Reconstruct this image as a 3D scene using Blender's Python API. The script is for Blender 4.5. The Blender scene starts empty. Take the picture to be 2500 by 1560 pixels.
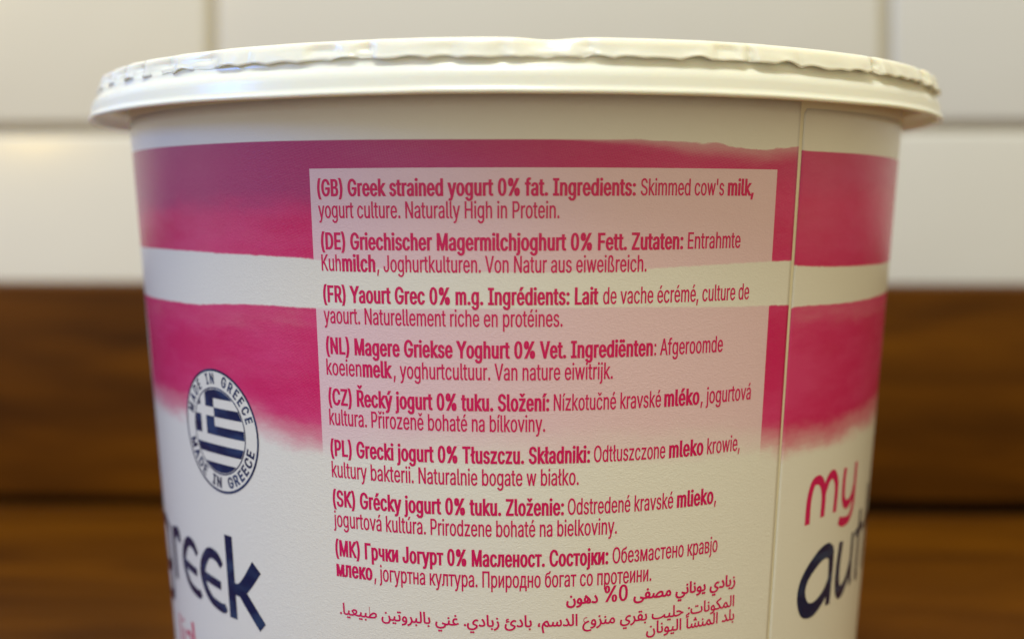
import bpy, bmesh, math, random, unicodedata, mathutils
import numpy as np
from math import sin, cos, pi, radians, sqrt, exp
from mathutils import Vector, noise

MM = 0.001
random.seed(7)
scene = bpy.context.scene
COL = scene.collection

# ------------------------------------------------------------------ camera
CAM_Z = 87.4            # mm above the worktop
AXIS_D = 164.8          # camera to cup axis
cam_d = bpy.data.cameras.new("camera")
cam = bpy.data.objects.new("camera", cam_d)
COL.objects.link(cam)
cam.location = (-0.5 * MM, -AXIS_D * MM, CAM_Z * MM)
cam.rotation_euler = (pi / 2, 0, 0)
cam_d.sensor_width = 36
cam_d.lens = 36 * 2741.9 / 2500
cam_d.shift_y = -(780 - 491) / 2500
cam_d.clip_start = 0.005
cam_d.clip_end = 20
cam_d.dof.use_dof = True
cam_d.dof.focus_distance = 0.1165
cam_d.dof.aperture_fstop = 13.0
scene.camera = cam

# ------------------------------------------------------------------ light
w = bpy.data.worlds.new("World")
scene.world = w
w.use_nodes = True
# the room around: daylight on the left side, lamp light on the right
wt = w.node_tree
bgn = wt.nodes["Background"]
wtc = wt.nodes.new('ShaderNodeTexCoord')
wsp = wt.nodes.new('ShaderNodeSeparateXYZ')
wmr = wt.nodes.new('ShaderNodeMapRange')
wmx = wt.nodes.new('ShaderNodeMix')
wmx.data_type = 'RGBA'
wmr.interpolation_type = 'SMOOTHSTEP'
wmr.inputs[1].default_value = -0.9
wmr.inputs[2].default_value = 0.5
wt.links.new(wtc.outputs['Generated'], wsp.inputs[0])
wt.links.new(wsp.outputs[0], wmr.inputs[0])
wt.links.new(wmr.outputs[0], wmx.inputs['Factor'])
wmx.inputs['A'].default_value = (0.86, 0.91, 0.86, 1)
wmx.inputs['B'].default_value = (1.05, 0.90, 0.50, 1)
wt.links.new(wmx.outputs['Result'], bgn.inputs[0])
bgn.inputs[1].default_value = 0.80


def area(name, loc, target, sx, sy, power, col):
    d = bpy.data.lights.new(name, 'AREA')
    d.shape = 'RECTANGLE'
    d.size, d.size_y, d.energy, d.color = sx, sy, power, col
    o = bpy.data.objects.new(name, d)
    COL.objects.link(o)
    o.location = loc
    o.rotation_euler = (Vector(target) - Vector(loc)).to_track_quat('-Z', 'Y').to_euler()
    return o


area("ceiling_lamp", (-0.09, -0.43, 1.12), (0, 0, 0.08), 0.32, 0.32, 9.6, (1.0, 1.0, 0.84))
area("window_light", (-1.25, -0.32, 0.56), (0, 0, 0.09), 0.22, 0.30, 5.5, (0.08, 0.30, 1.0))
sd = bpy.data.lights.new("wall_spot", 'SPOT')
sd.energy, sd.color, sd.spot_size, sd.spot_blend, sd.shadow_soft_size = 4.0, (1.0, 0.66, 0.10), radians(34), 1.0, 0.03
so = bpy.data.objects.new("wall_spot", sd)
COL.objects.link(so)
so.location = (-0.62, -0.50, 0.32)
so.rotation_euler = (Vector((-0.215, 0.168, 0.09)) - so.location).to_track_quat('-Z', 'Y').to_euler()

scene.view_settings.view_transform = 'Standard'
scene.view_settings.look = 'None'
scene.view_settings.exposure = 0.08
scene.view_settings.gamma = 1.0


# ------------------------------------------------------------------ helpers
def new_mat(name):
    m = bpy.data.materials.new(name)
    m.use_nodes = True
    nt = m.node_tree
    return m, nt, nt.nodes["Principled BSDF"]


def N(nt, t, **kw):
    n = nt.nodes.new(t)
    for k, v in kw.items():
        setattr(n, k, v)
    return n


def lk(nt, a, b):
    nt.links.new(a, b)


def mth(nt, op, a, b=None, c=None, clamp=False):
    n = N(nt, 'ShaderNodeMath', operation=op)
    n.use_clamp = clamp
    for i, v in enumerate((a, b, c)):
        if v is None:
            continue
        if isinstance(v, (int, float)):
            n.inputs[i].default_value = v
        else:
            lk(nt, v, n.inputs[i])
    return n.outputs[0]


def sstep(nt, val, lo, hi):
    n = N(nt, 'ShaderNodeMapRange', interpolation_type='SMOOTHSTEP')
    for i, v in enumerate((val, lo, hi)):
        if isinstance(v, (int, float)):
            n.inputs[i].default_value = v
        else:
            lk(nt, v, n.inputs[i])
    return n.outputs[0]


def mesh_obj(name, verts, faces, mat, parent=None, smooth=True, uv=None):
    me = bpy.data.meshes.new(name)
    me.from_pydata(verts, [], faces)
    if uv is not None:
        l = me.uv_layers.new(name="print")
        for lp in me.loops:
            l.data[lp.index].uv = uv[lp.vertex_index]
    me.materials.append(mat)
    if smooth:
        me.polygons.foreach_set("use_smooth", [True] * len(me.polygons))
    me.update()
    o = bpy.data.objects.new(name, me)
    COL.objects.link(o)
    o.parent = parent
    return o


def thing(name, label, cat, loc=(0, 0, 0), rz=0):
    o = bpy.data.objects.new(name, None)
    o.empty_display_size = 0.02
    COL.objects.link(o)
    o.location = loc
    o.rotation_euler = (0, 0, rz)
    o["label"] = label
    o["category"] = cat
    return o


# ------------------------------------------------------------------ materials
def grain_bump(nt, strength, dist):
    """fine leather-like grain pressed into the label film (object space)"""
    uv = N(nt, 'ShaderNodeUVMap', uv_map="print")
    mp = N(nt, 'ShaderNodeMapping')
    mp.inputs['Scale'].default_value = (85, 30, 1)
    lk(nt, uv.outputs[0], mp.inputs[0])
    n1 = N(nt, 'ShaderNodeTexNoise')
    n1.inputs['Scale'].default_value = 1.0
    n1.inputs['Detail'].default_value = 2.5
    n1.inputs['Roughness'].default_value = 0.55
    n1.inputs['Distortion'].default_value = 0.8
    lk(nt, mp.outputs[0], n1.inputs['Vector'])
    r = mth(nt, 'ABSOLUTE', mth(nt, 'SUBTRACT', n1.outputs['Fac'], 0.5))
    r = mth(nt, 'POWER', mth(nt, 'MULTIPLY', r, 3.0, clamp=True), 0.6)
    b = N(nt, 'ShaderNodeBump')
    b.inputs['Strength'].default_value = strength
    b.inputs['Distance'].default_value = dist
    lk(nt, r, b.inputs['Height'])
    return b.outputs[0]


TH0, TH1 = -1.4, 1.4      # range of angles described by the print curves
V0, VH = -100.0, 120.0


def fcurve(nt, u, pts):
    """pts: (theta, z) -> socket giving z in mm"""
    n = N(nt, 'ShaderNodeFloatCurve')
    c = n.mapping.curves[0]
    P = [((t - TH0) / (TH1 - TH0), (z - V0) / VH) for t, z in pts]
    P = [(0.0, P[0][1])] + [p for p in P if 0 < p[0] < 1] + [(1.0, P[-1][1])]
    while len(c.points) < len(P):
        c.points.new(0.5, 0.5)
    for cp, p in zip(c.points, P):
        cp.location = p
        cp.handle_type = 'AUTO_CLAMPED'
    n.mapping.update()
    lk(nt, u, n.inputs['Value'])
    return mth(nt, 'MULTIPLY_ADD', n.outputs[0], VH, V0)


INK = (0.63, 0.0, 0.130, 1)
INK_THIN = (0.68, 0.035, 0.200, 1)
PAPER = (0.80, 0.80, 0.785, 1)


def label_material():
    m, nt, bs = new_mat("printed_label")
    uv = N(nt, 'ShaderNodeUVMap', uv_map="print")
    sep = N(nt, 'ShaderNodeSeparateXYZ')
    lk(nt, uv.outputs[0], sep.inputs[0])
    th = sep.outputs[0]          # theta in radians
    z = sep.outputs[1]           # height in mm / 10
    z = mth(nt, 'MULTIPLY', z, 10.0)
    right = mth(nt, 'GREATER_THAN', th, 0.6155)
    z = mth(nt, 'ADD', z, mth(nt, 'MULTIPLY', right, 0.45))
    u = mth(nt, 'DIVIDE', mth(nt, 'SUBTRACT', th, TH0), TH1 - TH0)
    # print coordinates in mm for noise
    comb = N(nt, 'ShaderNodeCombineXYZ')
    lk(nt, mth(nt, 'MULTIPLY', th, 52.0), comb.inputs[0])
    lk(nt, z, comb.inputs[1])
    lk(nt, mth(nt, 'MULTIPLY', right, 17.0), comb.inputs[2])

    def noi(scale, sx=1.0, sy=1.0, det=4, rough=0.6, off=0.0):
        mp = N(nt, 'ShaderNodeMapping')
        mp.inputs['Scale'].default_value = (sx * scale, sy * scale, 1)
        mp.inputs['Location'].default_value = (off, off * 0.7, off)
        lk(nt, comb.outputs[0], mp.inputs[0])
        n = N(nt, 'ShaderNodeTexNoise')
        n.inputs['Scale'].default_value = 1.0
        n.inputs['Detail'].default_value = det
        n.inputs['Roughness'].default_value = rough
        lk(nt, mp.outputs[0], n.inputs['Vector'])
        return n.outputs['Fac']
    top1 = fcurve(nt, u, [(-1.4, 6.2), (-1.18, 6.27), (-0.575, 6.3), (-0.33, 6.24), (-0.086, 6.15), (0.145, 6.13), (0.308, 6.1), (0.397, 5.9), (0.46, 5.55), (0.51, 5.5), (0.56, 5.75), (0.607, 5.98), (0.64, 5.9), (0.84, 5.87), (1.1, 5.75), (1.4, 5.6)])
    bot1 = fcurve(nt, u, [(-1.4, -5.9), (-1.155, -5.87), (-0.932, -5.7), (-0.665, -5.78), (-0.42, -6.05), (-0.34, -6.6), (-0.21, -6.93), (-0.049, -7.11), (0.109, -7.05), (0.274, -6.86), (0.42, -6.6), (0.558, -6.46), (0.607, -6.5), (0.64, -6.65), (0.785, -7.0), (1.13, -7.3), (1.4, -7.3)])
    top2 = fcurve(nt, u, [(-1.4, -11.9), (-1.16, -12.0), (-0.962, -11.85), (-0.78, -11.75), (-0.66, -11.35), (-0.55, -11.15), (-0.42, -11.2), (-0.1, -10.85), (0.19, -10.76), (0.4, -11.05), (0.548, -11.22), (0.609, -11.3), (0.64, -11.1), (0.86, -11.3), (1.14, -11.2), (1.4, -11.2)])
    bot2 = fcurve(nt, u, [(-1.4, -24.3), (-1.17, -24.4), (-0.91, -24.0), (-0.66, -23.4), (-0.58, -24.0), (-0.446, -24.9), (-0.134, -24.6), (0.064, -24.8), (0.3, -25.0), (0.555, -25.6), (0.607, -25.9), (0.64, -25.9), (0.8, -26.1), (0.98, -26.0), (1.226, -26.0), (1.4, -26.0)])
    edge = mth(nt, 'MULTIPLY', mth(nt, 'SUBTRACT', noi(0.9, 1, 1, 5, 0.7), 0.5), 0.35)
    fuzz = mth(nt, 'MULTIPLY', mth(nt, 'SUBTRACT', noi(0.22, 0.7, 1.6, 5, 0.65, 9.0), 0.5), 3.4)
    ze = mth(nt, 'ADD', z, edge)
    zf = mth(nt, 'ADD', z, fuzz)
    # washed-out upper edge of the first band towards the seam
    wash = mth(nt, 'MULTIPLY', sstep(nt, th, 0.05, 0.45), mth(nt, 'SUBTRACT', 1.0, right))
    soft = mth(nt, 'MULTIPLY_ADD', wash, 2.6, 0.12)
    d_top = mth(nt, 'SUBTRACT', top1, mth(nt, 'ADD', z, mth(nt, 'MULTIPLY', fuzz, mth(nt, 'MULTIPLY', wash, 0.45))))
    a_hard = sstep(nt, d_top, -0.08, 0.12)
    a_soft = mth(nt, 'MULTIPLY_ADD', sstep(nt, d_top, 0.0, soft), 0.62, 0.38)
    b1 = mth(nt, 'MULTIPLY', mth(nt, 'MULTIPLY', a_hard, a_soft), sstep(nt, mth(nt, 'SUBTRACT', ze, bot1), -0.12, 0.22))
    b2t = sstep(nt, mth(nt, 'SUBTRACT', top2, ze), -0.10, 0.25)
    d_bot = mth(nt, 'SUBTRACT', zf, bot2)
    b2b = mth(nt, 'ADD', mth(nt, 'MULTIPLY', sstep(nt, d_bot, 0.3, 3.2), 0.55), mth(nt, 'MULTIPLY', sstep(nt, d_bot, -2.6, 0.8), 0.45))
    b2 = mth(nt, 'MULTIPLY', b2t, b2b)
    # watercolour density inside the bands
    wc = noi(0.085, 0.55, 1.9, 6, 0.62, 3.3)
    wc2 = noi(0.5, 0.6, 1.5, 5, 0.7, 21.0)
    dens = mth(nt, 'ADD', mth(nt, 'MULTIPLY', sstep(nt, wc, 0.30, 0.62), 0.26), 0.70)
    dens = mth(nt, 'ADD', dens, mth(nt, 'MULTIPLY', mth(nt, 'SUBTRACT', wc2, 0.5), 0.22))
    # lighter film of paint just below the top edges
    lt = mth(nt, 'SUBTRACT', top2, ze)
    dens = mth(nt, 'SUBTRACT', dens, mth(nt, 'MULTIPLY', mth(nt, 'MULTIPLY', sstep(nt, lt, 0.0, 0.4), mth(nt, 'SUBTRACT', 1.0, sstep(nt, mth(nt, 'ADD', lt, fuzz), 1.5, 3.0))), 0.16))
    d = mth(nt, 'MULTIPLY', mth(nt, 'ADD', b1, b2, clamp=True), dens, clamp=True)
    d = mth(nt, 'SUBTRACT', 1.0, mth(nt, 'POWER', mth(nt, 'SUBTRACT', 1.0, d), 2.8))
    # ingredients panel: the print underneath is screened back
    inx = mth(nt, 'MULTIPLY', mth(nt, 'GREATER_THAN', th, -0.4177), mth(nt, 'LESS_THAN', th, 0.5515))
    iny = mth(nt, 'LESS_THAN', z, 3.33)
    box = mth(nt, 'MULTIPLY', inx, iny)
    dfull = d
    # halftone rosette
    p = 2 * pi / 0.23
    cs, sn = cos(0.6), sin(0.6)
    X, Y = mth(nt, 'MULTIPLY', th, 52.0), z
    r1 = mth(nt, 'SINE', mth(nt, 'MULTIPLY', mth(nt, 'ADD', mth(nt, 'MULTIPLY', X, cs), mth(nt, 'MULTIPLY', Y, sn)), p))
    r2 = mth(nt, 'SINE', mth(nt, 'MULTIPLY', mth(nt, 'SUBTRACT', mth(nt, 'MULTIPLY', Y, cs), mth(nt, 'MULTIPLY', X, sn)), p))
    ht = mth(nt, 'MULTIPLY', r1, r2)
    d = mth(nt, 'MULTIPLY', d, mth(nt, 'MULTIPLY_ADD', ht, 0.12, 1.0), clamp=True)
    mix = N(nt, 'ShaderNodeMix', data_type='RGBA')
    lk(nt, d, mix.inputs['Factor'])
    mix.inputs['A'].default_value = PAPER
    tone = N(nt, 'ShaderNodeMix', data_type='RGBA')
    lk(nt, sstep(nt, mth(nt, 'ADD', mth(nt, 'MULTIPLY', noi(0.085, 0.5, 1.5, 5, 0.6, 31.0), 0.75), mth(nt, 'MULTIPLY', wc2, 0.25)), 0.36, 0.64), tone.inputs['Factor'])
    tone.inputs['A'].default_value = INK
    tone.inputs['B'].default_value = INK_THIN
    # cool sheen on the first band's upper half, painted in as violet
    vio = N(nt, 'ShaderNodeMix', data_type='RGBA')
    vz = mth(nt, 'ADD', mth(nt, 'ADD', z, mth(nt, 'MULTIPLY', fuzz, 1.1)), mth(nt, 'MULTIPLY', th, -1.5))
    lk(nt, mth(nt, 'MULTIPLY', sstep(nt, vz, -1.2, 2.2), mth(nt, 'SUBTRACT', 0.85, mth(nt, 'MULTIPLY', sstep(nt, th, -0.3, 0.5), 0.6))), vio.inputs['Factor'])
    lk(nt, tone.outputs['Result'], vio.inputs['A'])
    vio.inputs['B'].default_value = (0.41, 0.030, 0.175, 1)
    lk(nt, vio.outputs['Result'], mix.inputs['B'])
    pan = N(nt, 'ShaderNodeMix', data_type='RGBA')
    lk(nt, mth(nt, 'MULTIPLY', dfull, mth(nt, 'MULTIPLY_ADD', ht, 0.16, 0.97), clamp=True), pan.inputs['Factor'])
    pan.inputs['A'].default_value = PAPER
    pan.inputs['B'].default_value = (0.78, 0.565, 0.665, 1)
    fin = N(nt, 'ShaderNodeMix', data_type='RGBA')
    lk(nt, box, fin.inputs['Factor'])
    lk(nt, mix.outputs['Result'], fin.inputs['A'])
    lk(nt, pan.outputs['Result'], fin.inputs['B'])
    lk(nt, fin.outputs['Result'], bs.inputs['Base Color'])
    bs.inputs['Roughness'].default_value = 0.24
    bs.inputs['IOR'].default_value = 1.44
    lk(nt, grain_bump(nt, 1.0, 0.000013), bs.inputs['Normal'])
    return m


def ink_material(name, col, glow=None):
    m, nt, bs = new_mat(name)
    bs.inputs['Base Color'].default_value = col
    bs.inputs['Roughness'].default_value = 0.24
    bs.inputs['IOR'].default_value = 1.44
    if glow is not None:
        # airbrushed shading of the lettering: part of the print itself
        uv = N(nt, 'ShaderNodeUVMap', uv_map="print")
        mp = N(nt, 'ShaderNodeMapping')
        mp.inputs['Scale'].default_value = (14, 5, 1)
        lk(nt, uv.outputs[0], mp.inputs[0])
        n = N(nt, 'ShaderNodeTexNoise')
        n.inputs['Scale'].default_value = 1.0
        n.inputs['Detail'].default_value = 1
        lk(nt, mp.outputs[0], n.inputs['Vector'])
        mix = N(nt, 'ShaderNodeMix', data_type='RGBA')
        lk(nt, sstep(nt, n.outputs['Fac'], 0.42, 0.70), mix.inputs['Factor'])
        mix.inputs['A'].default_value = col
        mix.inputs['B'].default_value = glow
        lk(nt, mix.outputs['Result'], bs.inputs['Base Color'])
    lk(nt, grain_bump(nt, 1.0, 0.000013), bs.inputs['Normal'])
    return m


def plastic(name, col, rough, bump=0.0, sss=0.0):
    m, nt, bs = new_mat(name)
    bs.inputs['Base Color'].default_value = col
    bs.inputs['Roughness'].default_value = rough
    if sss:
        bs.inputs['Subsurface Weight'].default_value = sss
        bs.inputs['Subsurface Radius'].default_value = (0.0012, 0.0009, 0.0006)
        bs.inputs['Subsurface Scale'].default_value = 1.0
    if bump:
        tc = N(nt, 'ShaderNodeTexCoord')
        n = N(nt, 'ShaderNodeTexNoise')
        n.inputs['Scale'].default_value = 450
        n.inputs['Detail'].default_value = 3
        lk(nt, tc.outputs['Object'], n.inputs['Vector'])
        b = N(nt, 'ShaderNodeBump')
        b.inputs['Strength'].default_value = bump
        b.inputs['Distance'].default_value = 0.0002
        lk(nt, n.outputs['Fac'], b.inputs['Height'])
        lk(nt, b.outputs[0], bs.inputs['Normal'])
    return m


M_LABEL = label_material()
M_TEXT = ink_material("magenta_ink", (0.64, 0.012, 0.130, 1))
M_NAVY = ink_material("navy_ink", (0.003, 0.013, 0.070, 1), (0.022, 0.050, 0.13, 1))
M_NAVYF = ink_material("navy_flag_ink", (0.004, 0.014, 0.075, 1), (0.02, 0.05, 0.15, 1))
M_WHITEINK = ink_material("white_ink", PAPER)
M_CUP = plastic("cream_plastic", (0.80, 0.755, 0.60, 1), 0.35, 0.0)
M_RIM = plastic("rim_plastic", (0.84, 0.84, 0.78, 1), 0.24, 0.06, 0.6)
M_FILM = plastic("sealing_film", (0.81, 0.80, 0.745, 1), 0.24, 0.12, 0.5)

# ------------------------------------------------------------------ the tub
tub = thing("yogurt_tub", "white yogurt tub with magenta watercolour bands and a printed ingredients panel on the wooden worktop", "yogurt tub", (0, 0, 0))
A_R, B_R, TILT = 52.73, 0.0857, 0.00165


def RL(z):
    return A_R + B_R * z


def P3(th, z, dr=0.0):
    """angle, height relative to the lens axis (mm) -> world metres"""
    r = RL(z) + dr
    return (r * sin(th) * MM, -r * cos(th) * MM, (z + CAM_Z) * MM)


def revolve(name, prof, mat, parent, n=360, closed=False, fn=None):
    vs, fs = [], []
    k = len(prof)
    for i in range(n):
        t = 2 * pi * i / n - pi
        for j, (r, z) in enumerate(prof):
            dx = 0.0
            if fn:
                r, z = fn(t, j, r, z)
            vs.append((r * sin(t) * MM, -r * cos(t) * MM, (z + CAM_Z) * MM))
    kk = k if closed else k - 1
    for i in range(n):
        i2 = (i + 1) % n
        for j in range(kk):
            j2 = (j + 1) % k
            fs.append((i * k + j, i2 * k + j, i2 * k + j2, i * k + j2))
    return mesh_obj(name, vs, fs, mat, parent)


zb = -CAM_Z + 0.5
TH_LAB = 0.07     # label thickness
body = revolve("cup_body", [(0.01, zb + 1.5), (RL(zb) - 4.0, zb + 1.5), (RL(zb) - 3.0, zb - 0.45), (RL(zb) - 1.5, zb - 0.5), (RL(zb) - TH_LAB - 0.2, zb + 0.7)] +
               [(RL(z) - TH_LAB, z) for z in (-80, -60, -40, -20, 0, 6, 9, 10.5, 12.2)] +
               [(RL(12.2) - 0.1, 12.6), (RL(12.2) + 0.4, 12.9), (56.9, 13.0)], M_CUP, tub, 288)


# outer rim: a rolled flange with a hanging skirt
def rim_fn(t, j, r, z):
    wob = 0.10 * noise.noise(Vector((3 * sin(t), 3 * cos(t), 2.0))) + 0.05 * noise.noise(Vector((9 * sin(t), 9 * cos(t), 5.0)))
    return r + wob * 0.6, z + wob


rim = revolve("rim", [(56.6, 13.0), (57.75, 12.5), (57.93, 11.6), (57.95, 10.75), (57.98, 10.45), (58.08, 10.28), (58.25, 10.2),
                      (58.45, 10.22), (58.58, 10.36), (58.60, 10.55), (58.50, 10.72), (58.36, 10.9), (58.30, 11.2), (58.24, 11.8), (58.14, 12.3), (57.95, 12.65),
                      (57.7, 12.95), (57.48, 13.2), (57.38, 13.6), (57.3, 14.3), (56.4, 14.5), (53.0, 14.5)], M_RIM, tub, 720, fn=rim_fn)

# heat-sealed film lid with a crimped, dented skirt
DENTS = [  # angle, half width, depth inward, kind (0 groove, 1 round dimple, 2 edge dip)
    (-1.30, .040, .75, 0), (-1.17, .045, .85, 0), (-1.045, .040, .75, 0), (-0.935, .042, .65, 0),
    (-0.835, .026, .70, 0), (-0.735, .050, .60, 0), (-0.605, .050, .50, 0), (-0.50, .02, .12, 0),
    (-0.345, .030, .50, 1), (-0.262, .020, .50, 0), (-0.115, .030, .14, 0), (-0.03, .02, .16, 0), (0.048, .060, .75, 2), (0.115, .020, .22, 0),
    (0.365, .026, .55, 1), (0.412, .014, .40, 0), (0.52, .02, .10, 0), (0.745, .020, .75, 0), (0.80, .03, .10, 0),
    (1.0, .028, .80, 0), (1.10, .025, .25, 0), (1.3, .03, .4, 0)]
rng = random.Random(3)
tt = 1.45
while tt < 2 * pi - 1.45:
    DENTS.append((tt, rng.uniform(.015, .04), rng.uniform(.1, .5), 0))
    tt += rng.uniform(.08, .2)
FPROF = [(0.01, 15.55), (20, 15.55), (40, 15.6), (50, 15.75), (53.5, 15.85), (55.5, 15.88), (56.3, 15.86), (56.9, 15.78), (57.25, 15.60), (57.42, 15.35), (57.50, 15.0), (57.58, 14.7), (57.66, 14.4), (57.78, 14.1), (57.90, 13.8), (57.82, 13.77), (57.35, 13.92), (57.0, 15.0)]


def film_fn(t, j, r, z):
    if j < 3:
        return r, z
    k = min(1.0, max(0.0, (j - 4) / 5.0))
    kd = min(1.0, max(0.0, (15.9 - z) / 1.4))
    din = 0.0
    dip = 0.0
    for a, hw, dep, kind in DENTS:
        x = (t - a + pi) % (2 * pi) - pi
        if abs(x) > 3.5 * hw:
            continue
        if kind == 0:
            g = max(0.0, 1 - abs(x) / (1.6 * hw)) ** 1.3
            if x > 0:
                g = max(0.0, 1 - abs(x) / (0.9 * hw)) ** 1.1
            din += 1.5 * dep * g * (0.25 + 0.75 * kd)
        elif kind == 1:
            g = exp(-(x / hw) ** 4)
            din += dep * g * exp(-((z - 14.7) / 0.9) ** 2)
        else:
            g = exp(-(x / (hw * 0.75)) ** 2)
            din += dep * g * (1.0 - 0.6 * kd)
            dip += 0.42 * g
    wob = noise.noise(Vector((4.0 * t, 0.3 * z, 1.0))) * 0.16 + noise.noise(Vector((14 * t, 1.0 * z, 7.0))) * 0.09
    scal = 0.0
    if 12 <= j <= 16:
        s = abs(sin(t * 55 + 0.9 * sin(7 * t)))
        scal = (0.30 * s ** 0.8) * (0.65 + 1.3 * noise.noise(Vector((11 * t, 3, 8)))) - 0.12 + 0.16 * noise.noise(Vector((24 * t, 3, 3))) + 0.16 * noise.noise(Vector((6 * t, 1, 3)))
        scal *= {12: 0.25, 13: 0.7, 14: 1.0, 15: 1.0, 16: 0.8}[j]
    out = 0.15 * kd * (0.5 + 0.5 * sin(t)) ** 2
    rr = r - din * k + (wob + out) * k
    if 12 <= j <= 15:
        rr = max(rr, 57.50 + 0.02 * (j - 12) + 0.12 * noise.noise(Vector((20 * t, 5, 5))))
    return rr, z + scal - dip * (0.3 + 0.7 * k) * (1 - kd * 0.8) + wob * 0.25 * k + 0.05 * noise.noise(Vector((2 * t, 9, 9)))


film = revolve("film_lid", FPROF, M_FILM, tub, 1800, fn=film_fn)
film.location = (0.0003, 0, 0)

# the wrap-around label, its two ends leaving a narrow seam
vs, fs, uv = [], [], []
nth, LS, LE = 720, 0.6195 - 2 * pi, 0.6085
zs = [-84, -70, -60, -50, -40, -30, -20, -10, 0, 6, 9.3]
for i in range(nth + 1):
    f_ = i / nth
    t = LS + (LE - LS) * f_
    top = 10.02 + 0.62 * f_
    edge_r = 1.0
    s_in = (t - LS) * 53
    e_in = (LE - t) * 53
    cr = 0.55
    cut = 0.0
    if s_in < cr:
        cut = cr - sqrt(max(0, cr * cr - (cr - s_in) ** 2))
    col = zs + [top - cut]
    w_seam = 0.0
    for z in col:
        # the trimmed end runs slightly aslant, so the seam narrows downwards
        tz = t + f_ ** 40 * 0.0050 * min(1.0, max(0.0, (10 - z) / 55))
        vs.append(P3(tz, z))
        uv.append((tz if tz > -pi else tz + 2 * pi, z / 10))
nz = len(zs) + 1
for i in range(nth):
    for j in range(nz - 1):
        fs.append((i * nz + j, (i + 1) * nz + j, (i + 1) * nz + j + 1, i * nz + j + 1))
# refine the corner so that the rounding shows
label = mesh_obj("label", vs, fs, M_LABEL, tub, uv=uv)
sol = label.modifiers.new("thickness", 'SOLIDIFY')
sol.thickness = (TH_LAB - 0.02) * MM
sol.offset = -1.0
label["label"] = "printed wrap-around label with ingredients in nine languages"

# ------------------------------------------------------------------ flat print on the label
_ct = [0]


def flat_print(name, polys_uv, mat, dr, lab=None):
    """polys: list of (verts [(theta, z)], faces)"""
    V, F, U = [], [], []
    for verts, faces in polys_uv:
        b = len(V)
        for th, z in verts:
            V.append(P3(th, z, dr))
            U.append((th, z / 10))
        F += [tuple(b + i for i in f) for f in faces]
    o = mesh_obj(name, V, F, mat, label, smooth=True, uv=U)
    # face the print outwards
    me = o.data
    bm = bmesh.new()
    bm.from_mesh(me)
    bm.normal_update()
    fl = [f for f in bm.faces if f.normal.dot(Vector((f.calc_center_median().x, f.calc_center_median().y, 0))) < 0]
    if fl:
        bmesh.ops.reverse_faces(bm, faces=fl)
    bm.to_mesh(me)
    bm.free()
    if lab:
        o["label"] = lab
    return o


# --- Arabic shaping: choose the joined letter forms
FORMS = {}
for cp in range(0xFE70, 0xFEFD):
    dec = unicodedata.decomposition(chr(cp))
    if dec:
        p = dec.split()
        if len(p) == 2:
            FORMS[(chr(int(p[1], 16)), p[0])] = chr(cp)
        elif len(p) == 3 and p[1] == '0644':
            FORMS[(chr(0x644) + chr(int(p[2], 16)), p[0])] = chr(cp)


def shape_arabic(s):
    out = []
    marks = {'\u064f', '\u064b', '\u0651'}
    s = ''.join(c for c in s if c not in marks)
    i = 0
    units = []
    while i < len(s):
        if s[i] == '\u0644' and i + 1 < len(s) and (s[i:i + 2], '<isolated>') in FORMS:
            units.append(s[i:i + 2])
            i += 2
        else:
            units.append(s[i])
            i += 1
    for i, uch in enumerate(units):
        def j_next(x):
            return (x, '<initial>') in FORMS
        def j_prev(x):
            return (x, '<final>') in FORMS
        pj = i > 0 and j_next(units[i - 1]) and j_prev(uch)
        nj = i + 1 < len(units) and j_next(uch) and j_prev(units[i + 1])
        key = '<medial>' if pj and nj else '<final>' if pj else '<initial>' if nj else '<isolated>'
        out.append(FORMS.get((uch, key), uch))
    vis = ''.join(reversed(out))
    return vis.replace('%0', '%0')


FONT = None
try:
    FONT = bpy.data.fonts.load(bpy.utils.system_resource('DATAFILES') + "/fonts/Inter.woff2")
except Exception:
    FONT = None


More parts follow.
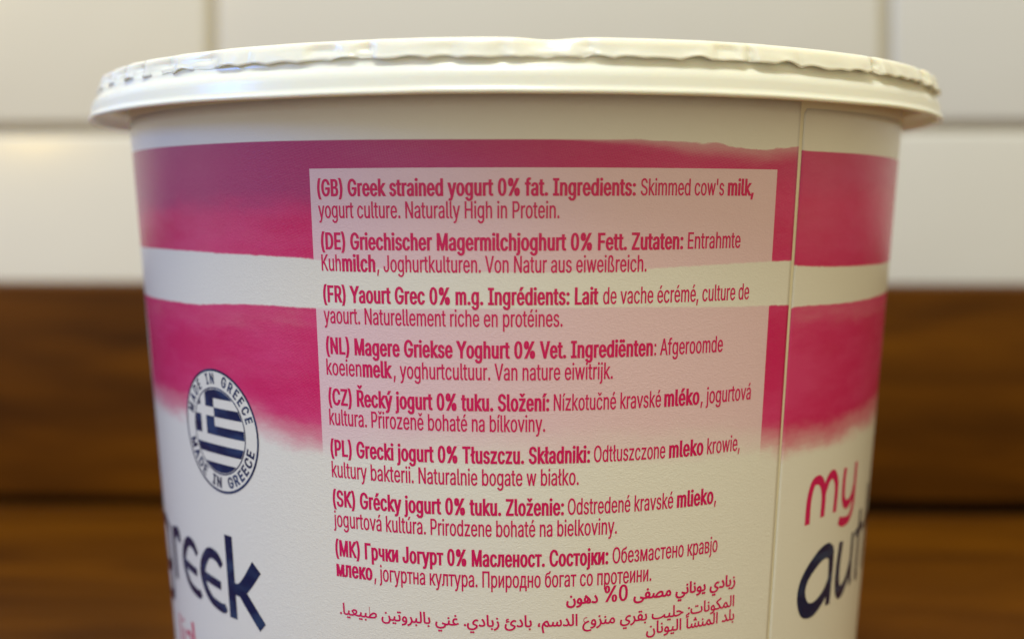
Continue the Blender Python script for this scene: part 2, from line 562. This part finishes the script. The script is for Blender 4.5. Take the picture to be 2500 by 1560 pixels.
def text_polys(body, dx, dy, spacing=1.0, font=None, res=3):
    """text as filled triangles; every contour is pushed out by dx, dy (em) to set the weight,
    overlapping contours are merged by their winding number"""
    c = bpy.data.curves.new("t", 'FONT')
    c.body = body
    if font:
        c.font = font
    c.space_character = spacing
    o = bpy.data.objects.new("t", c)
    COL.objects.link(o)
    bpy.context.view_layer.update()
    cc = o.to_curve(bpy.context.evaluated_depsgraph_get())
    loops = []
    for sp in cc.splines:
        bp = sp.bezier_points
        n = len(bp)
        L = []
        for i in range(n):
            a, b = bp[i], bp[(i + 1) % n]
            p0, p1, p2, p3 = a.co, a.handle_right, b.handle_left, b.co
            ch = p3 - p0
            flat = ch.length < 1e-6 or (abs((p1 - p0).cross(ch).z) + abs((p2 - p0).cross(ch).z)) / ch.length < 0.002
            for k in range(1 if flat else res):
                t = k / res
                q = p0 * (1 - t) ** 3 + p1 * 3 * t * (1 - t) ** 2 + p2 * 3 * t * t * (1 - t) + p3 * t ** 3
                if not L or abs(q.x - L[-1][0]) + abs(q.y - L[-1][1]) > 1e-4:
                    L.append((q.x, q.y))
        if len(L) > 1 and abs(L[0][0] - L[-1][0]) + abs(L[0][1] - L[-1][1]) < 1e-4:
            L.pop()
        if len(L) > 2:
            loops.append(L)
    o.to_curve_clear()
    bpy.data.objects.remove(o)
    bpy.data.curves.remove(c)
    ar = sum(L[i - 1][0] * L[i][1] - L[i][0] * L[i - 1][1] for L in loops for i in range(len(L)))
    sg = 1.0 if ar > 0 else -1.0

    def inside(q, L):
        r = False
        for i in range(len(L)):
            (x0, y0), (x1, y1) = L[i - 1], L[i]
            if (y0 > q[1]) != (y1 > q[1]) and q[0] < (x1 - x0) * (q[1] - y0) / (y1 - y0) + x0:
                r = not r
        return r
    V, E = [], []
    for L in loops:
        n = len(L)
        base = len(V)
        if font is None:      # glyphs of mixed fonts: decide for every contour whether it is a hole
            own = sum(L[i - 1][0] * L[i][1] - L[i][0] * L[i - 1][1] for i in range(n))
            hole = sum(inside(L[0], M) for M in loops if M is not L) % 2
            sg = (1.0 if own > 0 else -1.0) * (-1.0 if hole else 1.0)
        for i in range(n):
            a, b, d = L[i - 1], L[i], L[(i + 1) % n]
            n1 = Vector((b[1] - a[1], a[0] - b[0])).normalized() * sg
            n2 = Vector((d[1] - b[1], b[0] - d[0])).normalized() * sg
            q = n1 + n2
            if q.length < 1e-3:
                q = n1.copy()
            q.normalize()
            k = max(0.45, q.dot(n1))
            V.append(Vector((b[0] + dx * q.x / k, b[1] + dy * q.y / k)))
            E.append((base + i, base + (i + 1) % n))
    A = np.array([V[e[0]][:] for e in E])
    B = np.array([V[e[1]][:] for e in E])
    ov, oe, of = mathutils.geometry.delaunay_2d_cdt(V, E, [], 0, 1e-6, False)[:3]
    P = np.array([v[:] for v in ov])
    T = np.array([f for f in of if len(f) == 3])
    C = P[T].mean(axis=1)
    wn = np.zeros(len(T), int)
    for k in range(0, len(T), 400):
        cx, cy = C[k:k + 400, 0][:, None], C[k:k + 400, 1][:, None]
        cr = (B[:, 0] - A[:, 0]) * (cy - A[:, 1]) - (cx - A[:, 0]) * (B[:, 1] - A[:, 1])
        wn[k:k + 400] = ((A[:, 1] <= cy) & (B[:, 1] > cy) & (cr > 0)).sum(1) - ((A[:, 1] > cy) & (B[:, 1] <= cy) & (cr < 0)).sum(1)
    T = T[wn != 0]
    used, inv = np.unique(T, return_inverse=True)
    T = inv.reshape(-1, 3)
    return [tuple(P[i]) for i in used.tolist()], [tuple(int(q) for q in t) for t in T]


CAP = max(v[1] for v in text_polys("H", 0, 0, 1.0, FONT)[0])            # capital height of the font
CAP_MM = 1.70
SC = CAP_MM / CAP


def place_run(body, bold, t0, t1, z, mirror=False, height=1.0):
    if bold:
        V, F = text_polys(body, 0.044, 0.012, 1.07, FONT)
    else:
        V, F = text_polys(body, 0.016, 0.003, 1.02, FONT)
    xs = [v[0] for v in V]
    x0, x1 = min(xs), max(xs)
    out = []
    for x, y in V:
        th = t0 + (x - x0) / (x1 - x0) * (t1 - t0)
        out.append((th, z + y * SC * height + TILT * A_R * th))
    return out, F


LINES = [
(0.54, [('B', '(GB) Greek strained yogurt 0% fat. Ingredients:', -0.4017, 0.2292), ('R', "Skimmed cow's", 0.2391, 0.4192), ('B', 'milk,', 0.4279, 0.4925)]),
(-1.73, [('R', 'yogurt culture. Naturally High in Protein.', -0.4013, 0.081)]),
(-4.95, [('B', '(DE) Griechischer Magermilchjoghurt 0% Fett. Zutaten:', -0.3985, 0.3323), ('R', 'Entrahmte', 0.3424, 0.4656)]),
(-7.2, [('R', 'Kuh', -0.3995, -0.3555), ('B', 'milch', -0.3527, -0.2807), ('R', ', Joghurtkulturen. Von Natur aus eiweißreich.', -0.2775, 0.2561)]),
(-10.44, [('B', '(FR) Yaourt Grec 0% m.g. Ingrédients: Lait', -0.3991, 0.1597), ('R', 'de vache écrémé, culture de', 0.1687, 0.4949)]),
(-12.67, [('R', 'yaourt. Naturellement riche en protéines.', -0.4, 0.0893)]),
(-15.87, [('B', '(NL) Magere Griekse Yoghurt 0% Vet. Ingrediënten', -0.3981, 0.275), ('R', ': Afgeroomde', 0.278, 0.4351)]),
(-18.12, [('R', 'koeien', -0.3994, -0.3192), ('B', 'melk', -0.3164, -0.2523), ('R', ', yoghurtcultuur. Van nature eiwitrijk.', -0.2497, 0.1922)]),
(-21.27, [('B', '(CZ) Řecký jogurt 0% tuku. Složení:', -0.3979, 0.0645), ('R', 'Nízkotučné kravské', 0.0732, 0.2968), ('B', 'mléko', 0.3036, 0.3846), ('R', ', jogurtová', 0.3875, 0.515)]),
(-23.42, [('R', 'kultura. Přirozeně bohaté na bílkoviny.', -0.3982, 0.0566)]),
(-26.71, [('B', '(PL) Grecki jogurt 0% Tłuszczu. Składniki:', -0.3988, 0.1489), ('R', 'Odtłuszczone', 0.1566, 0.3105), ('B', 'mleko', 0.3188, 0.3998), ('R', 'krowie,', 0.4088, 0.4932)]),
(-29.01, [('R', 'kultury bakterii. Naturalnie bogate w białko.', -0.3981, 0.1263)]),
(-32.12, [('B', '(SK) Grécky jogurt 0% tuku. Zloženie:', -0.399, 0.0967), ('R', 'Odstredené kravské', 0.1043, 0.3332), ('B', 'mlieko', 0.3418, 0.4309), ('R', ',', 0.433, 0.4383)]),
(-34.35, [('R', 'jogurtová kultúra. Prirodzene bohaté na bielkoviny.', -0.3989, 0.2092)]),
(-37.49, [('B', '(MK) Грчки Јогурт 0% Масленост. Состојки:', -0.3983, 0.1921), ('R', 'Обезмастено кравјо', 0.201, 0.448)]),
(-39.7, [('B', 'млеко', -0.3978, -0.3114), ('R', ', јогуртна култура. Природно богат со протеини.', -0.3076, 0.2892)]),
(-41.55, [('B', 'دهون', 0.1034, 0.172), ('B', '%0', 0.1853, 0.2369), ('B', 'زبادي يوناني مصفى', 0.2496, 0.5026)]),
(-43.83, [('R', 'المكونات: حليب بقري منزوع الدسم، بادئ زبادي. غني بالبروتين طبيعيًا.', -0.3943, 0.5025)]),
(-45.43, [('R', 'بلد المنشأ اليونان', 0.2812, 0.5051)]),
]
TXT = {"(GB": "English", "(DE": "German", "(FR": "French", "(NL": "Dutch", "(CZ": "Czech", "(PL": "Polish", "(SK": "Slovak", "(MK": "Macedonian"}
lang = ""
for z, runs in LINES:
    polys = []
    first = runs[0][1]
    arab = any('\u0600' < c_ < '\u0700' for c_ in first)
    for kind, s, t0, t1 in runs:
        if arab and s == "%0":
            V, F = text_polys(s, 0.026, 0.006, 1.0, FONT)
            xs = [v[0] for v in V]
            x0, x1 = min(xs), max(xs)
            polys.append(([(t0 + (x - x0) / (x1 - x0) * (t1 - t0), z + y * SC + TILT * A_R * t0) for x, y in V], F))
        elif arab:
            V, F = text_polys(shape_arabic(s), 0.036 if kind == 'B' else 0.023, 0.026 if kind == 'B' else 0.016, 1.0)
            xs = [v[0] for v in V]
            x0, x1 = min(xs), max(xs)
            polys.append(([(t0 + (x - x0) / (x1 - x0) * (t1 - t0), z + y * 1.72 + TILT * A_R * t0) for x, y in V], F))
        else:
            polys.append(place_run(s, kind == 'B', t0, t1, z))
    lang = TXT.get(first[:3], "Arabic" if arab else lang)
    flat_print("text_line", polys, M_TEXT, 0.02, "line of magenta %s text" % lang)


# --- strokes and shapes in (theta, z)
def ring(cx, cz, r0, r1, n=72, rr=50.5):
    V, F = [], []
    for i in range(n):
        a = 2 * pi * i / n
        V += [(cx + r0 * cos(a) / rr, cz + r0 * sin(a)), (cx + r1 * cos(a) / rr, cz + r1 * sin(a))]
    for i in range(n):
        j = (i + 1) % n
        F.append((2 * i, 2 * i + 1, 2 * j + 1, 2 * j))
    return V, F


def disc(cx, cz, r, n=72, rr=50.5):
    V, F = [], []
    m = 12
    for q in range(m):
        v, f = ring(cx, cz, max(0.001, r * q / m), r * (q + 1) / m, n, rr)
        F += [tuple(len(V) + i for i in t) for t in f]
        V += v
    return V, F


def stroke(pts, wid, sub=8, rr=49.5):
    """smooth brush stroke through (theta, z) points; wid in mm, one number or one per point"""
    P = [(p[0] * rr, p[1]) for p in pts]
    if not isinstance(wid, (list, tuple)):
        wid = [wid] * len(P)
    Q, W = [], []
    n = len(P)
    for i in range(n - 1):
        p0, p1, p2, p3 = P[max(0, i - 1)], P[i], P[i + 1], P[min(n - 1, i + 2)]
        for s in range(sub):
            t = s / sub
            Q.append(tuple(0.5 * ((2 * p1[a]) + (-p0[a] + p2[a]) * t + (2 * p0[a] - 5 * p1[a] + 4 * p2[a] - p3[a]) * t * t + (-p0[a] + 3 * p1[a] - 3 * p2[a] + p3[a]) * t ** 3) for a in (0, 1)))
            W.append(wid[i] * (1 - t) + wid[i + 1] * t)
    Q.append(P[-1])
    W.append(wid[-1])
    V, F = [], []
    for i, q in enumerate(Q):
        a, b = Q[max(0, i - 1)], Q[min(len(Q) - 1, i + 1)]
        dx, dz = b[0] - a[0], b[1] - a[1]
        l = sqrt(dx * dx + dz * dz) or 1
        nx, nz_ = -dz / l, dx / l
        V += [((q[0] + nx * W[i] / 2) / rr, q[1] + nz_ * W[i] / 2), ((q[0] - nx * W[i] / 2) / rr, q[1] - nz_ * W[i] / 2)]
    for i in range(len(Q) - 1):
        F.append((2 * i, 2 * i + 1, 2 * i + 3, 2 * i + 2))
    return V, F


def letters(name, strokes, mat, lab):
    # every stroke a hair above the previous one so that crossings never share a plane
    V, F, U = [], [], []
    dr = 0.02
    for verts, faces in strokes:
        b = len(V)
        for th, z in verts:
            V.append(P3(th, z, dr))
            U.append((th, z / 10))
        F += [tuple(b + i for i in f) for f in faces]
        dr += 0.004
    o = mesh_obj(name, V, F, mat, label, uv=U)
    o["label"] = lab
    return o


def eps(t0, wt, zt, zb_, lw):
    """rounded epsilon-like e"""
    tm = t0 + wt
    zm = (zt + zb_) / 2
    return [stroke([(tm - .004, zt - 1.3), (tm - .025, zt - .35), (tm - wt * .55, zt - .35), (t0 + .018, zm + 1.2), (t0 + .015, zm - .6), (t0 + wt * .42, zb_ + 0.9), (tm - .012, zb_ + .35), (tm + .004, zb_ + 0.7)], [lw * .7, lw, lw, lw * 1.1, lw * 1.0, lw * .85, lw * 0.9, lw * .7]),
            stroke([(t0 + .012, zm + .05), (tm - .012, zm - .35)], [lw * .9, lw * .8])]


greek = []
greek += [stroke([(-.7255, -38.0), (-.7255, -47.65)], 1.48)]
greek += [stroke([(-.628, -40.75), (-.665, -42.9), (-.694, -44.0), (-.73, -43.9)], [1.75, 1.6, 1.5, 1.2])]
greek += [stroke([(-.700, -43.6), (-.672, -44.9), (-.619, -47.55)], [1.2, 1.5, 1.45])]
greek += eps(-.870, .112, -40.7, -47.35, 1.25)
greek += eps(-.986, .108, -40.7, -47.2, 1.15)
greek += [stroke([(-1.058, -40.6), (-1.058, -47.3)], 1.3), stroke([(-1.055, -42.3), (-1.035, -41.0), (-1.01, -40.9), (-1.0, -41.9)], [.8, 1.2, 1.3, 1.0])]
greek += [stroke([(-1.12, -40.9), (-1.12, -49.0), (-1.16, -50.9), (-1.24, -50.6)], [1.2, 1.2, 1.2, 1.0]),
          stroke([(-1.12, -42.0), (-1.17, -40.9), (-1.24, -42.4), (-1.245, -45.4), (-1.18, -47.2), (-1.12, -46.0)], 1.25)]
letters("logo_word", greek, M_NAVY, "navy hand-drawn word ending in reek at the left edge")

my = [stroke([(.731, -36.85), (.732, -34.0), (.745, -32.2), (.768, -31.95), (.786, -32.7), (.795, -34.2), (.795, -36.55)], [1.0, .95, .95, 1.1, 1.05, .95, .95]),
      stroke([(.795, -33.9), (.812, -32.3), (.834, -31.85), (.853, -32.8), (.858, -34.2), (.856, -36.6)], [.8, 1.0, 1.1, 1.0, .9, .9]),
      stroke([(.903, -31.75), (.899, -33.5), (.905, -35.6), (.928, -36.4), (.958, -35.9), (.975, -34.5)], [.85, .9, .95, 1.1, .95, .8]),
      stroke([(.977, -31.7), (.977, -34.5), (.974, -37.0), (.950, -38.35), (.912, -38.35), (.885, -37.9)], [.85, .9, .95, 1.0, 1.2, .9])]
letters("logo_word", my, M_TEXT, "magenta hand-drawn word my near the right edge")

aut = [stroke([(.862, -41.6), (.835, -40.95), (.795, -41.3), (.745, -42.9), (.728, -44.8), (.745, -46.8), (.785, -47.3), (.835, -46.2), (.862, -44.5)], [1.6, 1.8, 1.7, 1.5, 1.6, 1.9, 1.7, 1.3, 1.0], rr=49.4),
       stroke([(.858, -41.2), (.862, -44.0), (.858, -47.75)], [1.5, 1.2, 1.2]),
       stroke([(.915, -40.8), (.905, -44.0), (.912, -46.4), (.935, -47.2), (.972, -46.2), (.998, -44.2)], [1.2, 1.3, 1.5, 1.6, 1.2, .9]),
       stroke([(1.0, -40.7), (1.003, -46.0), (1.012, -47.3)], [1.0, 1.1, 1.0]),
       stroke([(1.063, -38.5), (1.063, -46.2), (1.082, -47.3)], [1.1, 1.2, 1.0]), stroke([(1.025, -41.2), (1.115, -41.0)], 1.0),
       stroke([(1.15, -36.2), (1.15, -47.2)], 1.2), stroke([(1.155, -42.2), (1.19, -40.9), (1.22, -42.2), (1.225, -47.2)], 1.2)]
letters("logo_word", aut, M_NAVY, "navy hand-drawn word beginning with aut at the right edge")

low = [stroke([(-1.075, -51.9), (-1.075, -55.5)], .7), stroke([(-1.035, -53.2), (-1.035, -55.5)], .65), stroke([(-1.035, -51.9), (-1.034, -52.4)], .65),
       stroke([(-1.005, -53.4), (-.985, -53.0), (-.97, -53.8), (-.968, -55.5)], .6), stroke([(-.952, -51.2), (-.948, -55.5)], .75)]
letters("logo_word", low, M_TEXT, "magenta letters below the navy word")

# white scalloped edge of the front emblem, just coming round the left side
flat_print("emblem_edge", [disc(-1.39, -18.6, 10.5, 64, 50.5)], M_WHITEINK, 0.012, "white edge of the front emblem at the left side")

# --- round badge
BX, BZ = -.7335, -26.05
flat_print("badge_disc", [disc(BX, BZ, 7.0)], M_WHITEINK, 0.012, "round white badge")
flat_print("badge_ring", [ring(BX, BZ, 6.84, 7.12), ring(BX, BZ, 4.86, 5.02)], M_NAVYF, 0.026, "navy outlines of the round badge")


def clipped_rect(x0, x1, y0, y1, r, n=10):
    """rectangle clipped to the circle of radius r, in mm about the badge centre"""
    V, F = [], []
    rows = []
    for i in range(n + 1):
        y = y0 + (y1 - y0) * i / n
        y = max(-r * .9999, min(r * .9999, y))
        h = sqrt(r * r - y * y)
        a, b = max(x0, -h), min(x1, h)
        if a > b:
            a = b = max(min(a, h), -h)
        rows.append((y, a, b))
    for y, a, b in rows:
        for k_ in range(9):
            V.append((BX + (a + (b - a) * k_ / 8) / 50.5, BZ + y))
    for i in range(n):
        for k_ in range(8):
            F.append((i * 9 + k_, i * 9 + k_ + 1, i * 9 + 10 + k_, i * 9 + 9 + k_))
    return V, F


r_ = 4.80
s_ = 2 * r_ / 9.0
flag = []
xc = -0.55      # right edge of the canton
ytop = r_
# full stripes below the canton: W B W B
for i in (5, 7):
    pass
for i in range(9):
    y1_, y0_ = ytop - s_ * i, ytop - s_ * (i + 1)
    if i % 2 == 0:
        flag.append(clipped_rect(xc if i < 5 else -r_, r_, y0_, y1_, r_))
    # rows 5 and 7 stay white
cw = 0.55
cx_ = (-r_ + xc) / 2 - 0.15
yc = ytop - 2.5 * s_
for (xa, xb) in ((-r_, cx_ - cw), (cx_ + cw, xc - 0.0)):
    flag.append(clipped_rect(xa, xb, yc + s_ * .5, ytop, r_))
    flag.append(clipped_rect(xa, xb, ytop - 5 * s_, yc - s_ * .5, r_))
flat_print("badge_flag", flag, M_NAVYF, 0.026, "small blue and white striped flag with a cross")

ring_txt = []


def arc_text(s, rad, a_mid, span, top):
    ws = []
    for ch in s:
        if ch == ' ':
            ws.append((None, 0.42))
            continue
        V, F = text_polys(ch, 0.042, 0.024, 1.0, FONT)
        xs = [v[0] for v in V]
        ws.append(((V, F, min(xs)), max(xs) - min(xs)))
    gap = 0.17
    tot = sum(w_ for _, w_ in ws) + gap * (len(ws) - 1)
    h = 1.18 / CAP
    kx = span * rad / tot
    pos = 0.0
    for g, w_ in ws:
        if g:
            V, F, x0 = g
            out = []
            sarc = (pos + w_ / 2) / tot * span - span / 2
            ang = a_mid - sarc if top else a_mid + sarc
            for x, y in V:
                lx = (x - x0 - w_ / 2) * kx
                ly = y * h
                if top:
                    rx, ry = sin(a_mid - ang), 0
                    tx, ty = cos(ang - pi / 2), sin(ang - pi / 2)
                    ox, oy = cos(ang), sin(ang)
                    X, Y = ox * (rad + ly) + tx * lx, oy * (rad + ly) + ty * lx
                else:
                    tx, ty = cos(ang + pi / 2), sin(ang + pi / 2)
                    ox, oy = cos(ang), sin(ang)
                    X, Y = ox * (rad - ly) + tx * lx, oy * (rad - ly) + ty * lx
                out.append((BX + X / 50.5, BZ + Y))
            ring_txt.append((out, F))
        pos += w_ + gap


arc_text("MADE IN GREECE", 5.42, pi / 2, 2.62, True)
arc_text("MADE IN GREECE", 6.52, -pi / 2, 2.62, False)
flat_print("badge_lettering", ring_txt, M_NAVYF, 0.026, "navy lettering MADE IN GREECE round the badge, above and below")

# ------------------------------------------------------------------ kitchen behind: worktop, upstand, tiled wall
YAW = radians(-2.2)
kx0, ky0 = 0.0, 168.2 * MM


def wood_material():
    m, nt, bs = new_mat("oiled_wood")
    tc = N(nt, 'ShaderNodeTexCoord')

    def noi(sc, det, rough, dist=0.0, off=(0, 0, 0)):
        mp = N(nt, 'ShaderNodeMapping')
        mp.inputs['Scale'].default_value = sc
        mp.inputs['Location'].default_value = off
        lk(nt, tc.outputs['Object'], mp.inputs[0])
        n = N(nt, 'ShaderNodeTexNoise')
        n.inputs['Scale'].default_value = 1.0
        n.inputs['Detail'].default_value = det
        n.inputs['Roughness'].default_value = rough
        n.inputs['Distortion'].default_value = dist
        lk(nt, mp.outputs[0], n.inputs['Vector'])
        return n.outputs['Fac']
    big = noi((5.0, 22, 28), 3, 0.6, 1.3)
    mid = noi((9, 70, 95), 3, 0.65, 0.4, (5, 1, 2))
    fine = noi((30, 900, 1100), 3, 0.6, 0, (1, 7, 3))
    v = mth(nt, 'ADD', mth(nt, 'MULTIPLY', big, 0.6), mth(nt, 'MULTIPLY', mid, 0.4))
    v = mth(nt, 'ADD', v, mth(nt, 'MULTIPLY', mth(nt, 'SUBTRACT', fine, 0.5), 0.15))
    cr = N(nt, 'ShaderNodeValToRGB')
    e = cr.color_ramp.elements
    e[0].position, e[0].color = 0.34, (0.038, 0.0110, 0.0004, 1)
    e[1].position, e[1].color = 0.66, (0.160, 0.054, 0.0007, 1)
    k = cr.color_ramp.elements.new(0.5)
    k.color = (0.092, 0.029, 0.0005, 1)
    lk(nt, v, cr.inputs[0])
    lk(nt, cr.outputs[0], bs.inputs['Base Color'])
    bs.inputs['Roughness'].default_value = 0.5
    bs.inputs['IOR'].default_value = 1.22
    b = N(nt, 'ShaderNodeBump')
    b.inputs['Strength'].default_value = 0.25
    b.inputs['Distance'].default_value = 0.0003
    lk(nt, fine, b.inputs['Height'])
    lk(nt, b.outputs[0], bs.inputs['Normal'])
    return m


M_WOOD = wood_material()


def boxm(name, x0, x1, y0, y1, z0, z1, mat, parent, bev=0.0, seg=3):
    bm = bmesh.new()
    vs_ = [bm.verts.new((x, y, z)) for x in (x0, x1) for y in (y0, y1) for z in (z0, z1)]
    for f in ((0, 1, 3, 2), (4, 6, 7, 5), (0, 4, 5, 1), (2, 3, 7, 6), (0, 2, 6, 4), (1, 5, 7, 3)):
        bm.faces.new([vs_[i] for i in f])
    if bev:
        bmesh.ops.bevel(bm, geom=list(bm.edges), offset=bev, segments=seg, profile=0.6, affect='EDGES')
    bmesh.ops.recalc_face_normals(bm, faces=bm.faces)
    me = bpy.data.meshes.new(name)
    bm.to_mesh(me)
    bm.free()
    me.materials.append(mat)
    me.polygons.foreach_set("use_smooth", [bev > 0] * len(me.polygons))
    o = bpy.data.objects.new(name, me)
    COL.objects.link(o)
    o.parent = parent
    return o


def place(o):
    o.location = (kx0, ky0, 0)
    o.rotation_euler = (0, 0, YAW)


worktop = boxm("worktop", -0.57, 0.8, -0.55, 0.010, -0.038, 0.0, M_WOOD, None, 0.0015)
place(worktop)
worktop["kind"] = "structure"
worktop["label"] = "dark oiled wooden worktop under the tub"

up = boxm("wooden_upstand", -0.8, 0.8, -0.015, -0.0005, 0.0016, CAM_Z * MM - 0.0240, M_WOOD, None, 0.0008)
for v_ in up.data.vertices:      # the foot is not quite parallel to the worktop
    if v_.co.z < 0.01:
        v_.co.z += -0.0013 if v_.co.x < 0 else 0.0044
place(up)
jm = plastic("gap_shade", (0.004, 0.003, 0.003, 1), 0.8)  # black strip standing in for the shade inside the open gap
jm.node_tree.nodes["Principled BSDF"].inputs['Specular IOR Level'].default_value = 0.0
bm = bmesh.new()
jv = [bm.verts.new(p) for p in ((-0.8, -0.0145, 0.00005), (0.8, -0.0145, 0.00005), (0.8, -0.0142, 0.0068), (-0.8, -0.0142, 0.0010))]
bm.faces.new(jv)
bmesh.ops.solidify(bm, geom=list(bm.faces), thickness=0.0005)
jme = bpy.data.meshes.new("gap_shade_strip")
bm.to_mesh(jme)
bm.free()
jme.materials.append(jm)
jo = bpy.data.objects.new("gap_shade_strip", jme)
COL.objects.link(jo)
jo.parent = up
up["label"] = "dark brown wooden upstand board along the foot of the tiled wall"
up["category"] = "upstand"

wall = bpy.data.objects.new("tiled_wall", None)
COL.objects.link(wall)
place(wall)
wall["kind"] = "structure"
wall["label"] = "white tiled kitchen wall behind the worktop"

mg, nt, bs = new_mat("grout")
bs.inputs['Base Color'].default_value = (0.46, 0.42, 0.34, 1)
bs.inputs['Roughness'].default_value = 0.85
tc = N(nt, 'ShaderNodeTexCoord')
n_ = N(nt, 'ShaderNodeTexNoise')
n_.inputs['Scale'].default_value = 900
lk(nt, tc.outputs['Object'], n_.inputs['Vector'])
b_ = N(nt, 'ShaderNodeBump')
b_.inputs['Distance'].default_value = 0.0005
lk(nt, n_.outputs['Fac'], b_.inputs['Height'])
lk(nt, b_.outputs[0], bs.inputs['Normal'])
boxm("grout", -0.8, 0.8, 0.0022, 0.012, 0.0006, 0.65, mg, wall)

mt, nt, bs = new_mat("glazed_tile")
bs.inputs['Base Color'].default_value = (0.68, 0.675, 0.67, 1)
bs.inputs['Roughness'].default_value = 0.22
oi = N(nt, 'ShaderNodeObjectInfo')
hs = N(nt, 'ShaderNodeHueSaturation')
hs.inputs['Color'].default_value = (0.63, 0.625, 0.62, 1)
lk(nt, mth(nt, 'MULTIPLY_ADD', oi.outputs['Random'], 0.07, 0.965), hs.inputs['Value'])
lk(nt, hs.outputs[0], bs.inputs['Base Color'])
tc = N(nt, 'ShaderNodeTexCoord')
n_ = N(nt, 'ShaderNodeTexNoise')
n_.inputs['Scale'].default_value = 14
n_.inputs['Detail'].default_value = 2
lk(nt, tc.outputs['Object'], n_.inputs['Vector'])
b_ = N(nt, 'ShaderNodeBump')
b_.inputs['Strength'].default_value = 0.5
b_.inputs['Distance'].default_value = 0.002
lk(nt, n_.outputs['Fac'], b_.inputs['Height'])
lk(nt, b_.outputs[0], bs.inputs['Normal'])

TW, THH, G = 0.1998, 0.0998, 0.0030
tile0 = boxm("tile", -(TW - G) / 2, (TW - G) / 2, 0.0, 0.008, -(THH - G) / 2, (THH - G) / 2, mt, wall, 0.0016, 3)
XJ = -0.0905            # a vertical joint of the upper row
ZJ = (CAM_Z + 21.5) * MM  # horizontal joint
used = False
for row in range(-2, 5):
    for c_ in range(-4, 4):
        x = XJ + TW * (c_ + 0.5) + (0.5 * TW if row % 2 else 0.0)
        if abs(x) > 0.71:
            continue
        z = ZJ + THH * (row + 0.5)
        if z < -0.0:
            continue
        t_ = tile0 if not used else tile0.copy()
        if used:
            COL.objects.link(t_)
            t_.parent = wall
        used = True
        t_.location = (x, random.uniform(-.0001, .0001), z)
        t_.rotation_euler = (random.uniform(-.002, .002), 0, random.uniform(-.002, .002))
